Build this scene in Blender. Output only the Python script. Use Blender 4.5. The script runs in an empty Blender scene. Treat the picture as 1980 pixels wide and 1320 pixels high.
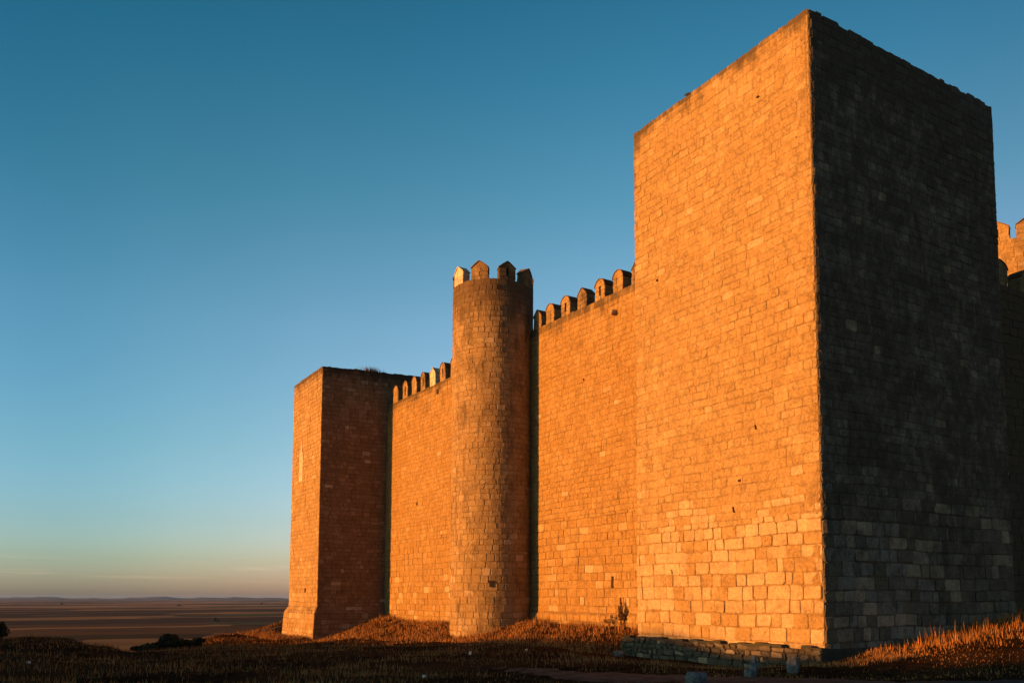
import bpy, math, random
import numpy as np
from mathutils import Vector
R = math.radians
C = bpy.context.scene.collection
SC = bpy.context.scene
# ------------------------------------------------------------------ camera
# plan coordinates (u, v): u runs along the sunlit faces, v into the castle. World X = -u, Y = v, Z up, z = 0 at eye level
CU, CV = -17.452, -20.987
cam = bpy.data.cameras.new('camera'); co = bpy.data.objects.new('camera', cam); C.objects.link(co); SC.camera = co
co.location = (-CU, CV, 0)
PHI, PITCH = .5678, .086
hd = Vector((-math.cos(PHI) * math.cos(PITCH), math.sin(PHI) * math.cos(PITCH), math.sin(PITCH)))
co.rotation_euler = hd.to_track_quat('-Z', 'Y').to_euler()
cam.sensor_width = 36; cam.lens = 1659.98 / 1980 * 36
cam.shift_x = (990 - 1061.2) / 1980; cam.shift_y = (1009.1 - 660) / 1980
cam.clip_start = .1; cam.clip_end = 90000
F_ = 1659.98
# ------------------------------------------------------------------ sun and sky
SUN_EL, SUN_D = 5.0, 12.0                      # elevation, turn away from the wall normal
sd = Vector((-math.sin(R(SUN_D)) * math.cos(R(SUN_EL)), -math.cos(R(SUN_D)) * math.cos(R(SUN_EL)), math.sin(R(SUN_EL))))
sl = bpy.data.lights.new('sun', 'SUN'); so = bpy.data.objects.new('sun', sl); C.objects.link(so)
sl.energy = 5.0; sl.angle = R(.5); sl.color = (1, .36, .055)
so.rotation_euler = sd.to_track_quat('Z', 'Y').to_euler(); so.location = (0, 0, 60)
SC.view_settings.view_transform = 'Standard'; SC.view_settings.look = 'None'; SC.view_settings.gamma = 1
SC.view_settings.exposure = 1.5
w = bpy.data.worlds.new('World'); SC.world = w; w.use_nodes = True
nt = w.node_tree; N = nt.nodes; L = nt.links; bg = N['Background']
sky = N.new('ShaderNodeTexSky'); sky.sky_type = 'NISHITA'; sky.sun_disc = False
sky.sun_elevation = R(SUN_EL); sky.sun_rotation = math.atan2(sd.x, sd.y); sky.dust_density = 1.5; sky.ozone_density = 2
tc = N.new('ShaderNodeTexCoord'); sep = N.new('ShaderNodeSeparateXYZ'); L.new(tc.outputs['Generated'], sep.inputs[0])
def tint_ramp(inp, pts, k):
    n = N.new('ShaderNodeValToRGB'); L.new(inp, n.inputs[0])
    while len(n.color_ramp.elements) < len(pts): n.color_ramp.elements.new(.5)
    if k == 1.0: n.color_ramp.interpolation = 'B_SPLINE'
    for e, (p, c) in zip(n.color_ramp.elements, pts): e.position = p; e.color = (c[0] / k, c[1] / k, c[2] / k, 1)
    return n.outputs[0]
def mul(a, b):
    n = N.new('ShaderNodeVectorMath'); n.operation = 'MULTIPLY'; L.new(a, n.inputs[0])
    if isinstance(b, tuple): n.inputs[1].default_value = b
    else: L.new(b, n.inputs[1])
    return n.outputs[0]
# colour of the evening air by height above the horizon, dimmed overhead and to the unseen right to cut fill light
EL = [(0.0, (4.0, 2.8, 5.0)), (.0066, (4.2, 3.0, 5.3)), (.0394, (2.95, 2.37, 3.4)), (.083, (2.45, 2.06, 2.65)), (.1626, (2.08, 1.97, 2.15)), (.294, (1.66, 1.82, 1.88)), (.42, (.88, 1.5, 1.48)), (.53, (.44, 1.2, 1.27)), (.60, (.28, 1.0, 1.1)), (.75, (.16, .6, .75)), (1, (.1, .35, .5))]
AZ = [(0, (.40, .62, .7)), (.25, (.33, .59, .67)), (.30, (.48, .72, .75)), (.37, (.68, .83, .85)), (.5, (1, 1, 1)), (.6, (1, .95, .95)), (.7, (.9, .8, .82)), (.85, (.5, .42, .42)), (1, (.35, .3, .3))]
dt = N.new('ShaderNodeVectorMath'); dt.operation = 'DOT_PRODUCT'; L.new(tc.outputs['Generated'], dt.inputs[0]); dt.inputs[1].default_value = (math.sin(PHI) / 2, math.cos(PHI) / 2, 0)
ad = N.new('ShaderNodeMath'); ad.operation = 'ADD'; L.new(dt.outputs['Value'], ad.inputs[0]); ad.inputs[1].default_value = .5
skc = mul(mul(mul(sky.outputs[0], tint_ramp(sep.outputs['Z'], EL, 5.5)), tint_ramp(ad.outputs[0], AZ, 1.0)), (5.5 * .08 / .15,) * 3)
wm = N.new('ShaderNodeMapping'); wm.inputs['Scale'].default_value = (5, 5, 150); L.new(tc.outputs['Generated'], wm.inputs[0])
wn_ = N.new('ShaderNodeTexNoise'); wn_.inputs['Scale'].default_value = 1.3; wn_.inputs['Detail'].default_value = 4; L.new(wm.outputs[0], wn_.inputs['Vector'])
wr = N.new('ShaderNodeMapRange'); L.new(wn_.outputs['Fac'], wr.inputs[0]); wr.inputs[1].default_value = .54; wr.inputs[2].default_value = .74; wr.inputs[4].default_value = .35
wb_ = N.new('ShaderNodeValToRGB'); L.new(sep.outputs['Z'], wb_.inputs[0])
while len(wb_.color_ramp.elements) < 4: wb_.color_ramp.elements.new(.5)
for e, (p, c) in zip(wb_.color_ramp.elements, [(.012, 0), (.022, 1), (.03, 1), (.045, 0)]): e.position = p; e.color = (c, c * .6, c * .45, 1)
wmul = N.new('ShaderNodeVectorMath'); wmul.operation = 'SCALE'; L.new(wb_.outputs[0], wmul.inputs[0]); L.new(wr.outputs[0], wmul.inputs['Scale'])
wad = N.new('ShaderNodeVectorMath'); wad.operation = 'ADD'; L.new(wmul.outputs[0], wad.inputs[0]); wad.inputs[1].default_value = (1, 1, 1)   # thin wisps of cloud low over the horizon
skc = mul(skc, wad.outputs[0])
L.new(skc, bg.inputs[0]); bg.inputs[1].default_value = .15
# ------------------------------------------------------------------ helpers
BASE = {}
def tag(o, label=None, cat=None, group=None, kind=None):
    for k, v in (('label', label), ('category', cat), ('group', group), ('kind', kind)):
        if v: o[k] = v
    return o
def thing(name, loc, label, cat, group=None):
    o = bpy.data.objects.new(name, None); C.objects.link(o); o.location = (-loc[0], loc[1], loc[2])
    BASE[o.name] = np.array([-loc[0], loc[1], loc[2]], float); o.empty_display_size = .3
    return tag(o, label, cat, group)
class MB:
    """collects polygons in (u, v, z); builds ONE mesh"""
    def __init__(s): s.v = []; s.f = []; s.a = {}; s.n = 0
    def add(s, verts, faces, **at):
        verts = np.asarray(verts, float).reshape(-1, 3); k = len(verts)
        s.f += [[i + s.n for i in f] for f in faces]; s.v.append(verts)
        for key in set(list(s.a) + list(at)):
            if key not in s.a: s.a[key] = [np.zeros(s.n)]
            val = at.get(key, 0); s.a[key].append(np.broadcast_to(np.asarray(val, float), (k,)))
        s.n += k
    def build(s, name, mat, parent=None, smooth=False):
        V = np.concatenate(s.v).copy(); V[:, 0] *= -1
        me = bpy.data.meshes.new(name); o = bpy.data.objects.new(name, me); C.objects.link(o)
        b = np.zeros(3)
        if parent: b = BASE[parent.name]; o.parent = parent
        BASE[o.name] = b
        me.from_pydata((V - b).tolist(), [], [f[::-1] for f in s.f]); me.materials.append(mat)
        for key, vals in s.a.items():
            at = me.attributes.new(key, 'FLOAT', 'POINT'); at.data.foreach_set('value', np.concatenate(vals).astype(np.float32))
        if smooth: me.polygons.foreach_set('use_smooth', [True] * len(me.polygons))
        me.update(); return o
    def box(s, u0, u1, v0, v1, z0, z1, **at):
        s.add([(u0, v0, z0), (u1, v0, z0), (u1, v1, z0), (u0, v1, z0), (u0, v0, z1), (u1, v0, z1), (u1, v1, z1), (u0, v1, z1)],
              [(0, 3, 2, 1), (4, 5, 6, 7), (0, 1, 5, 4), (1, 2, 6, 5), (2, 3, 7, 6), (3, 0, 4, 7)], **at)
def mapnode(nt):
    return nt.nodes.new('ShaderNodeTexCoord').outputs['Object']
def newmat(name):
    m = bpy.data.materials.new(name); m.use_nodes = True; nt = m.node_tree
    return m, nt, nt.nodes, nt.links, nt.nodes['Principled BSDF']
def mix(nt, a, b, fac, mode='MIX'):
    n = nt.nodes.new('ShaderNodeMix'); n.data_type = 'RGBA'; n.blend_type = mode
    for sock, x in ((6, a), (7, b), (0, fac)):
        if hasattr(x, 'default_value'): nt.links.new(x, n.inputs[sock])
        elif sock: n.inputs[sock].default_value = (*x, 1)
        else: n.inputs[0].default_value = x
    return n.outputs[2]
def mth(nt, op, a, b=0, c=0, clamp=False):
    n = nt.nodes.new('ShaderNodeMath'); n.operation = op; n.use_clamp = clamp
    for i, x in enumerate((a, b, c)):
        if hasattr(x, 'default_value'): nt.links.new(x, n.inputs[i])
        else: n.inputs[i].default_value = x
    return n.outputs[0]
def noise(nt, vec, scale, detail=4, rough=.55, dist=0, stretch=None):
    if stretch:
        mp = nt.nodes.new('ShaderNodeMapping'); mp.inputs['Scale'].default_value = stretch; nt.links.new(vec, mp.inputs[0]); vec = mp.outputs[0]
    n = nt.nodes.new('ShaderNodeTexNoise'); n.inputs['Scale'].default_value = scale; n.inputs['Detail'].default_value = detail
    n.inputs['Roughness'].default_value = rough; n.inputs['Distortion'].default_value = dist
    nt.links.new(vec, n.inputs['Vector']); return n.outputs['Fac']
def ramp(nt, x, a, b, lo=0., hi=1.):
    n = nt.nodes.new('ShaderNodeMapRange'); n.interpolation_type = 'SMOOTHSTEP'
    nt.links.new(x, n.inputs[0]); n.inputs[1].default_value = a; n.inputs[2].default_value = b
    n.inputs[3].default_value = lo; n.inputs[4].default_value = hi; return n.outputs[0]
def attr(nt, name):
    n = nt.nodes.new('ShaderNodeAttribute'); n.attribute_name = name; return n.outputs['Fac']
# ------------------------------------------------------------------ materials
def stone_mat(name, dark=(.155, .094, .034), mid=(.23, .149, .06), pale=(.28, .20, .10), mortar=(.15, .092, .035), lichen=(.042, .032, .02), lich=1.0, bumpd=.02, sz=.28):
    m, nt, nd, ln, bs = newmat(name); v = mapnode(nt)
    tint = attr(nt, 'tint'); top = attr(nt, 'weather'); mo = attr(nt, 'mortar'); pl = attr(nt, 'pale')
    n1 = noise(nt, v, .35, 5, .6); n2 = noise(nt, v, 3.5, 5, .65); n3 = noise(nt, v, 16, 4, .7)
    t = mth(nt, 'ADD', mth(nt, 'MULTIPLY', tint, .27), mth(nt, 'MULTIPLY', mth(nt, 'ADD', n2, n1), .565))
    c = mix(nt, dark, mid, ramp(nt, t, .15, .62)); c = mix(nt, c, pale, ramp(nt, t, .62, 1.0))
    c = mix(nt, c, (.32, .24, .145), pl)
    c = mix(nt, c, mortar, mth(nt, 'MULTIPLY', mo, ramp(nt, n2, .3, .65, .15, .7)))
    c = mix(nt, c, (.045, .026, .013), mth(nt, 'MULTIPLY', attr(nt, 'edge'), ramp(nt, noise(nt, v, 5, 3), .3, .55)))  # dark stone rims paint in the shadow of the recessed joints
    mot = nd.new('ShaderNodeVectorMath'); mot.operation = 'SCALE'; ln.new(c, mot.inputs[0]); ln.new(mth(nt, 'ADD', ramp(nt, noise(nt, v, 11, 5, .75), .3, .7, .66, 1.14), ramp(nt, noise(nt, v, 1.7, 3, .6), .3, .7, -.10, .10)), mot.inputs['Scale']); c = mot.outputs[0]
    # pits and small hollows in the limestone
    v2 = nd.new('ShaderNodeTexVoronoi'); v2.inputs['Scale'].default_value = 2.6; mp2 = nd.new('ShaderNodeMapping'); mp2.inputs['Scale'].default_value = (1.6, 1.6, .7); ln.new(v, mp2.inputs[0]); ln.new(mp2.outputs[0], v2.inputs[0])
    c = mix(nt, c, (.05, .03, .016), mth(nt, 'MULTIPLY', ramp(nt, v2.outputs['Distance'], .03, .13, 1, 0), ramp(nt, noise(nt, v, 2.2, 2), .42, .6, 0, .9)))
    vo = nd.new('ShaderNodeTexVoronoi'); vo.inputs['Scale'].default_value = 5.5; ln.new(v, vo.inputs[0])
    pit = mth(nt, 'MULTIPLY', ramp(nt, vo.outputs['Distance'], .05, .2, 1, 0), ramp(nt, noise(nt, v, 1.3, 3), .43, .6))
    c = mix(nt, c, (.06, .038, .02), mth(nt, 'MULTIPLY', pit, .75))
    c = mix(nt, c, (.13, .085, .048), mth(nt, 'MULTIPLY', ramp(nt, n3, .57, .75), .4))
    # streaks and patches of lichen and soot; also darkens walls painted as shaded
    st = noise(nt, v, 1.6, 5, .65, .4, (1.5, 1.5, sz)); pa = noise(nt, v, .8, 6, .7, .3)
    f = mth(nt, 'MULTIPLY', ramp(nt, mth(nt, 'ADD', mth(nt, 'MULTIPLY', st, .6), mth(nt, 'ADD', mth(nt, 'MULTIPLY', pa, .55), mth(nt, 'MULTIPLY', top, .42))), .66, .92), .85 * lich)
    c = mix(nt, c, lichen, f)
    ln.new(c, bs.inputs['Base Color']); bs.inputs['Roughness'].default_value = .93
    bs.inputs['Specular IOR Level'].default_value = .12
    h = mth(nt, 'ADD', mth(nt, 'MULTIPLY', n3, .35), mth(nt, 'MULTIPLY', n2, .8)); h = mth(nt, 'SUBTRACT', h, mth(nt, 'MULTIPLY', pit, .7))
    h = mth(nt, 'ADD', h, mth(nt, 'MULTIPLY', noise(nt, v, 45, 2, .7), .12))
    b = nd.new('ShaderNodeBump'); b.inputs['Strength'].default_value = .8; b.inputs['Distance'].default_value = bumpd
    ln.new(h, b.inputs['Height']); ln.new(b.outputs[0], bs.inputs['Normal'])
    return m
def plain_mat(name, a, b, scale=6, rough=.95, bump=.01):
    m, nt, nd, ln, bs = newmat(name); v = mapnode(nt); n = noise(nt, v, scale, 5, .65)
    ln.new(mix(nt, a, b, ramp(nt, n, .3, .7)), bs.inputs['Base Color']); bs.inputs['Roughness'].default_value = rough
    bs.inputs['Specular IOR Level'].default_value = .15
    bm = nd.new('ShaderNodeBump'); bm.inputs['Distance'].default_value = bump; ln.new(n, bm.inputs['Height']); ln.new(bm.outputs[0], bs.inputs['Normal'])
    return m
M_stone = stone_mat('limestone')
M_round = stone_mat('weathered_limestone', dark=(.155, .10, .042), mid=(.22, .146, .066), pale=(.27, .195, .10), lichen=(.06, .04, .022), lich=.95, bumpd=.03)
M_wall = stone_mat('golden_limestone', dark=(.14, .08, .026), mid=(.215, .128, .043), pale=(.26, .172, .072), mortar=(.125, .072, .025), bumpd=.025)
M_side = stone_mat('shade_grey_limestone', dark=(.075, .055, .033), mid=(.12, .094, .06), pale=(.19, .165, .125), mortar=(.075, .055, .032), lichen=(.03, .025, .017), lich=.8, sz=1.0, bumpd=.03)  # greyer stone, darkened so the shaded face carries its shade in the colour
M_brown_shade = stone_mat('shade_brown_limestone', dark=(.09, .05, .024), mid=(.155, .09, .043), pale=(.24, .15, .08), mortar=(.07, .038, .018), lichen=(.035, .022, .014), sz=.8)  # darker copy of the limestone, shade of the far tower's side painted in
M_new = stone_mat('new_limestone', dark=(.34, .26, .18), mid=(.43, .34, .25), pale=(.5, .41, .31), mortar=(.25, .18, .12), lich=.2)
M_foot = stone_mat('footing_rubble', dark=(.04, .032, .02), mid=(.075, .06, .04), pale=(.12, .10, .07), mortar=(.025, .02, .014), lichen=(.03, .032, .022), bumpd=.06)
M_cap = plain_mat('cap_stone', (.07, .04, .02), (.13, .078, .038), 7, bump=.02)
M_dark = plain_mat('recess_shade', (.02, .013, .008), (.04, .025, .014), 5)  # dark tone standing in for the shade inside holes and slits
M_greyrock = plain_mat('grey_rock', (.05, .052, .053), (.15, .155, .155), 9, bump=.03)
M_scrap = plain_mat('white_scrap', (.45, .45, .45), (.6, .6, .58), 20)
M_bark = plain_mat('bark', (.04, .028, .018), (.08, .055, .035), 20)
M_bird = plain_mat('dark_feathers', (.012, .013, .016), (.03, .03, .035), 30)
def leaf_mat(name, a, b):
    m, nt, nd, ln, bs = newmat(name); t = attr(nt, 'tint')
    ln.new(mix(nt, a, b, t), bs.inputs['Base Color']); bs.inputs['Roughness'].default_value = .8; bs.inputs['Specular IOR Level'].default_value = .1
    return m
M_leaf = leaf_mat('bush_leaves', (.012, .014, .007), (.035, .036, .016))
M_dry = leaf_mat('dry_twigs', (.05, .028, .015), (.12, .065, .03))
M_grass = leaf_mat('dry_grass_blades', (.014, .008, .004), (.31, .145, .045))
# ------------------------------------------------------------------ ground
def az_of(px):
    return _az((px - 1061.2) / F_, math.cos(PITCH) + (1157.3 - 1009.1) / F_ * math.sin(PITCH))
def _az(x, y):
    a = (-math.sin(PHI) * x + math.cos(PHI) * y, math.cos(PHI) * x + math.sin(PHI) * y)
    return math.atan2(a[1], a[0])
ROWS = [  # (px of the direction, [(r, z) ...])
    (-900, [(0, -1.7), (20, -1.8), (44, -2.0), (60, -4), (90, -9)]),
    (0,    [(0, -1.7), (20, -1.85), (40, -1.75), (44, -1.8), (60, -4), (90, -10)]),
    (60,   [(0, -1.7), (20, -1.85), (40, -1.68), (44, -1.72), (60, -4), (90, -10)]),
    (130,  [(0, -1.7), (20, -1.9), (40, -1.75), (44, -1.83), (60, -4.5), (90, -10)]),
    (200,  [(0, -1.7), (20, -1.9), (38, -1.88), (44, -2.4), (60, -5.2), (90, -10)]),
    (270,  [(0, -1.7), (20, -1.9), (34, -1.95), (44, -2.75), (60, -5.0), (90, -9)]),
    (330,  [(0, -1.7), (20, -1.9), (34, -1.95), (50, -2.85), (72, -3.9), (90, -7)]),
    (430,  [(0, -1.7), (20, -1.9), (34, -2.0), (55, -2.9), (75, -2.95), (88, -5)]),
    (555,  [(0, -1.7), (20, -1.9), (32, -2.0), (55, -2.95), (70, -3.05), (84, -2.3), (100, -3.5)]),
    (610,  [(0, -1.7), (20, -1.9), (32, -2.0), (50, -2.6), (62, -3.1), (72, -2.6), (100, -3)]),
    (750,  [(0, -1.7), (20, -1.9), (30, -1.95), (50, -2.5), (57, -2.2), (64, -1.5), (90, -1)]),
    (872,  [(0, -1.7), (20, -1.9), (30, -1.95), (45, -2.25), (50, -1.95), (55, -1.65), (90, -1)]),
    (1040, [(0, -1.7), (18, -1.85), (30, -1.95), (38, -1.95), (42, -1.6), (46, -1.25), (90, -1)]),
    (1220, [(0, -1.7), (18, -1.85), (26, -2.0), (32, -2.35), (34.5, -2.2), (39.5, -1.3), (90, -1)]),
    (1400, [(0, -1.7), (16, -1.8), (24, -2.0), (30, -2.4), (40, -1.6), (90, -1)]),
    (1600, [(0, -1.7), (16, -1.8), (22, -1.9), (27.5, -2.05), (35, -1.6), (90, -1)]),
    (1700, [(0, -1.7), (16, -1.8), (23, -1.9), (29, -1.62), (40, -1.2), (90, -1)]),
    (1957, [(0, -1.7), (14, -1.75), (23, -1.75), (29, -1.33), (36, -.75), (90, -.5)]),
    (2600, [(0, -1.7), (14, -1.65), (22, -1.5), (36, -.9), (90, -1)]),
]
RA = np.array([az_of(p) for p, _ in ROWS]); RR = np.linspace(0, 120, 481)
RT = np.array([np.interp(RR, [q[0] for q in t], [q[1] for q in t]) for _, t in ROWS])
k5 = np.ones(13) / 13
RT = np.array([np.convolve(np.pad(t, 6, mode='edge'), k5, 'valid') for t in RT])
RIDGE_V, RIDGE_W = -76., 13.
def ridge_top(u): return np.interp(u, [-40, -10, 0, 15, 30, 45, 60, 80, 120], [5.6, 5.5, 5.35, 5.2, 4.9, 4.3, 3.4, 2.6, 1.0])
def wob(u, v):
    return (np.sin(u * .9 + v * .35) * np.sin(v * .8 - u * .21) * .035 + np.sin(u * 2.7 + 1.3) * np.sin(v * 2.3 + .4) * .022 + np.sin(u * 5.3 + v * 1.7) * np.sin(v * 4.9 - u * 2.1) * .012)
def height(u, v):
    u = np.asarray(u, float); v = np.asarray(v, float)
    du, dv = u - CU, v - CV; r = np.hypot(du, dv); a = np.arctan2(dv, du)
    i = np.clip(np.searchsorted(RA, a) - 1, 0, len(RA) - 2)
    t = np.clip((a - RA[i]) / (RA[i + 1] - RA[i]), 0, 1); t = t * t * (3 - 2 * t)
    rc = np.clip(r, 0, 119.9) / .25; j = rc.astype(int); fr = rc - j; j1 = np.minimum(j + 1, 480)
    za = RT[i, j] * (1 - fr) + RT[i, j1] * fr; zb = RT[i + 1, j] * (1 - fr) + RT[i + 1, j1] * fr
    z = za * (1 - t) + zb * t
    # behind the camera: level village ground up to the bank that shades the foreground
    bk = np.clip((-v - 26) / 14, 0, 1); bk = bk * bk * (3 - 2 * bk)
    flat = -1.8 - np.clip(u - 25, 0, 60) * .03
    z = z * (1 - bk) + flat * bk
    lump = 0.25 * np.sin(u * .31) + .15 * np.sin(u * .83 + 1) 
    z = np.where(v < -26, np.maximum(z, 0) * 0 + z + bk * (ridge_top(u) + lump + 1.8) * np.exp(-((v - RIDGE_V) / RIDGE_W) ** 2), z)
    # the hill drops to the plain
    lim = np.where(a < RA[6], 85., 120.) 
    back = (v < -30) | (a > 1.4) | (a < -.6)
    lim = np.where(back, 170., lim)
    s = np.clip((r - lim) / 650., 0, 1); s = s * s * (3 - 2 * s)
    s1 = np.clip((r - lim) / 60., 0, 1)
    z = np.where(r > lim, z - s1 * 5 , z)
    z = z * (1 - s) + s * (-92)
    pl = 5 * np.sin(u / 900 + v / 1400) * np.sin(v / 1100 + 1) + 3 * np.sin(u / 420 + 2 + v / 700)
    z = z + s * pl * np.clip((r - 700) / 1500, 0, 1)
    return z + wob(u, v) * np.clip(1.2 - r / 90, 0, 1)
def hgt(u, v): return float(height(np.array([u]), np.array([v]))[0])
az0, az1 = math.radians(-8), math.radians(72)
azs = np.concatenate([np.linspace(az0, az1, 560), np.linspace(az1, az0 + 2 * math.pi, 260)[1:-1]])
rs = np.concatenate([[.6], np.geomspace(3, 120, 330), np.geomspace(124, 41000, 170)])
A2, R2 = np.meshgrid(azs, rs); GU = CU + R2 * np.cos(A2); GV = CV + R2 * np.sin(A2); GZ = height(GU, GV)
# distant low hills on the skyline
def build_grid(name, U, V, Z, mat, wrap=True, smooth=True):
    nr, na = U.shape; verts = np.stack([-U, V, Z], -1).reshape(-1, 3)
    ii, jj = np.meshgrid(np.arange(nr - 1), np.arange(na if wrap else na - 1), indexing='ij'); j1 = (jj + 1) % na
    q = np.stack([ii * na + jj, ii * na + j1, (ii + 1) * na + j1, (ii + 1) * na + jj], -1).reshape(-1, 4)
    me = bpy.data.meshes.new(name); me.vertices.add(len(verts)); me.vertices.foreach_set('co', verts.ravel())
    me.loops.add(q.size); me.loops.foreach_set('vertex_index', q.ravel()); me.polygons.add(len(q))
    me.polygons.foreach_set('loop_start', np.arange(0, q.size, 4)); me.update(calc_edges=True); me.validate()
    me.polygons.foreach_set('use_smooth', [smooth] * len(me.polygons)); me.materials.append(mat)
    o = bpy.data.objects.new(name, me); C.objects.link(o); BASE[o.name] = np.zeros(3); return o
def ground_material():
    m, nt, nd, ln, bs = newmat('soil_and_fields')
    geo = nd.new('ShaderNodeNewGeometry'); v = geo.outputs['Position']
    sp = nd.new('ShaderNodeSeparateXYZ'); ln.new(v, sp.inputs[0])
    n1 = noise(nt, v, .25, 6, .6); n2 = noise(nt, v, 3, 6, .7); n3 = noise(nt, v, 18, 3, .7)
    near = mix(nt, (.012, .008, .005), (.06, .031, .014), ramp(nt, mth(nt, 'ADD', mth(nt, 'MULTIPLY', n1, .5), mth(nt, 'MULTIPLY', n2, .5)), .35, .65))
    near = mix(nt, near, (.014, .01, .006), ramp(nt, n3, .52, .7, 0, .6))
    # ploughed and stubble fields: long strips, each with its own soil or straw colour
    mp = nd.new('ShaderNodeMapping'); mp.inputs['Rotation'].default_value = (0, 0, R(22)); mp.inputs['Scale'].default_value = (1 / 520, 1 / 2600, 0)
    ln.new(v, mp.inputs[0])
    wn = nd.new('ShaderNodeTexNoise'); wn.inputs['Scale'].default_value = .0012; ln.new(v, wn.inputs['Vector'])
    va = nd.new('ShaderNodeVectorMath'); va.operation = 'MULTIPLY_ADD'; ln.new(wn.outputs['Color'], va.inputs[0]); va.inputs[1].default_value = (1.6, 1.6, 0); ln.new(mp.outputs[0], va.inputs[2])
    vo = nd.new('ShaderNodeTexVoronoi'); vo.distance = 'CHEBYCHEV'; vo.inputs['Scale'].default_value = 1; vo.inputs['Randomness'].default_value = .8; ln.new(va.outputs[0], vo.inputs['Vector'])
    sc = nd.new('ShaderNodeSeparateColor'); ln.new(vo.outputs['Color'], sc.inputs[0])
    cr = nd.new('ShaderNodeValToRGB'); ln.new(sc.outputs[0], cr.inputs[0]); cr.color_ramp.interpolation = 'CONSTANT'
    cols = [(0, (.055, .037, .02)), (.2, (.20, .115, .046)), (.38, (.33, .20, .08)), (.52, (.10, .054, .024)), (.68, (.25, .14, .055)), (.85, (.07, .065, .03))]
    while len(cr.color_ramp.elements) < len(cols): cr.color_ramp.elements.new(.5)
    for e, (p, c) in zip(cr.color_ramp.elements, cols): e.position = p; e.color = (*c, 1)
    far = mix(nt, cr.outputs[0], (.04, .028, .018), ramp(nt, noise(nt, v, .0025, 6, .7), .5, .7, 0, .4))
    f = ramp(nt, sp.outputs[2], -60, -25, 1, 0)
    ln.new(mix(nt, near, far, f), bs.inputs['Base Color']); bs.inputs['Roughness'].default_value = 1; bs.inputs['Specular IOR Level'].default_value = 0
    b = nd.new('ShaderNodeBump'); b.inputs['Distance'].default_value = .06; ln.new(mth(nt, 'ADD', n2, mth(nt, 'MULTIPLY', n3, .4)), b.inputs['Height'])
    ln.new(b.outputs[0], bs.inputs['Normal'])
    return m
M_ground = ground_material()
g = build_grid('ground', GU, GV, GZ, M_ground); tag(g, kind='structure')
# distant hills: low rises about 30 km off
def hills(name, rad, wid, a0, a1, fn, mat):
    aa = np.linspace(a0, a1, 260); tt = np.linspace(-1, 1, 9)
    AA, TT = np.meshgrid(aa, tt); Rr = rad + TT * wid; Z = -97 + np.maximum(fn(AA), 0) * (np.cos(TT * math.pi / 2) ** 1.2)
    o = build_grid(name, CU + Rr * np.cos(AA), CV + Rr * np.sin(AA), Z, mat, wrap=False); tag(o, kind='structure'); return o
M_hill = plain_mat('hill_scrub', (.035, .04, .03), (.06, .055, .04), .002)
def hf(a):
    d = np.degrees(a); return 45 + 40 * np.exp(-((d - 1.8) / 1.3) ** 2) + 45 * np.exp(-((d - 8.0) / 1.0) ** 2) + 25 * np.exp(-((d - 12.3) / 2.2) ** 2) + 10 * np.sin(d * 3.1) + 6 * np.sin(d * 9.7)
hills('hills', 26000, 3000, R(-25), R(75), hf, M_hill)
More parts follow.
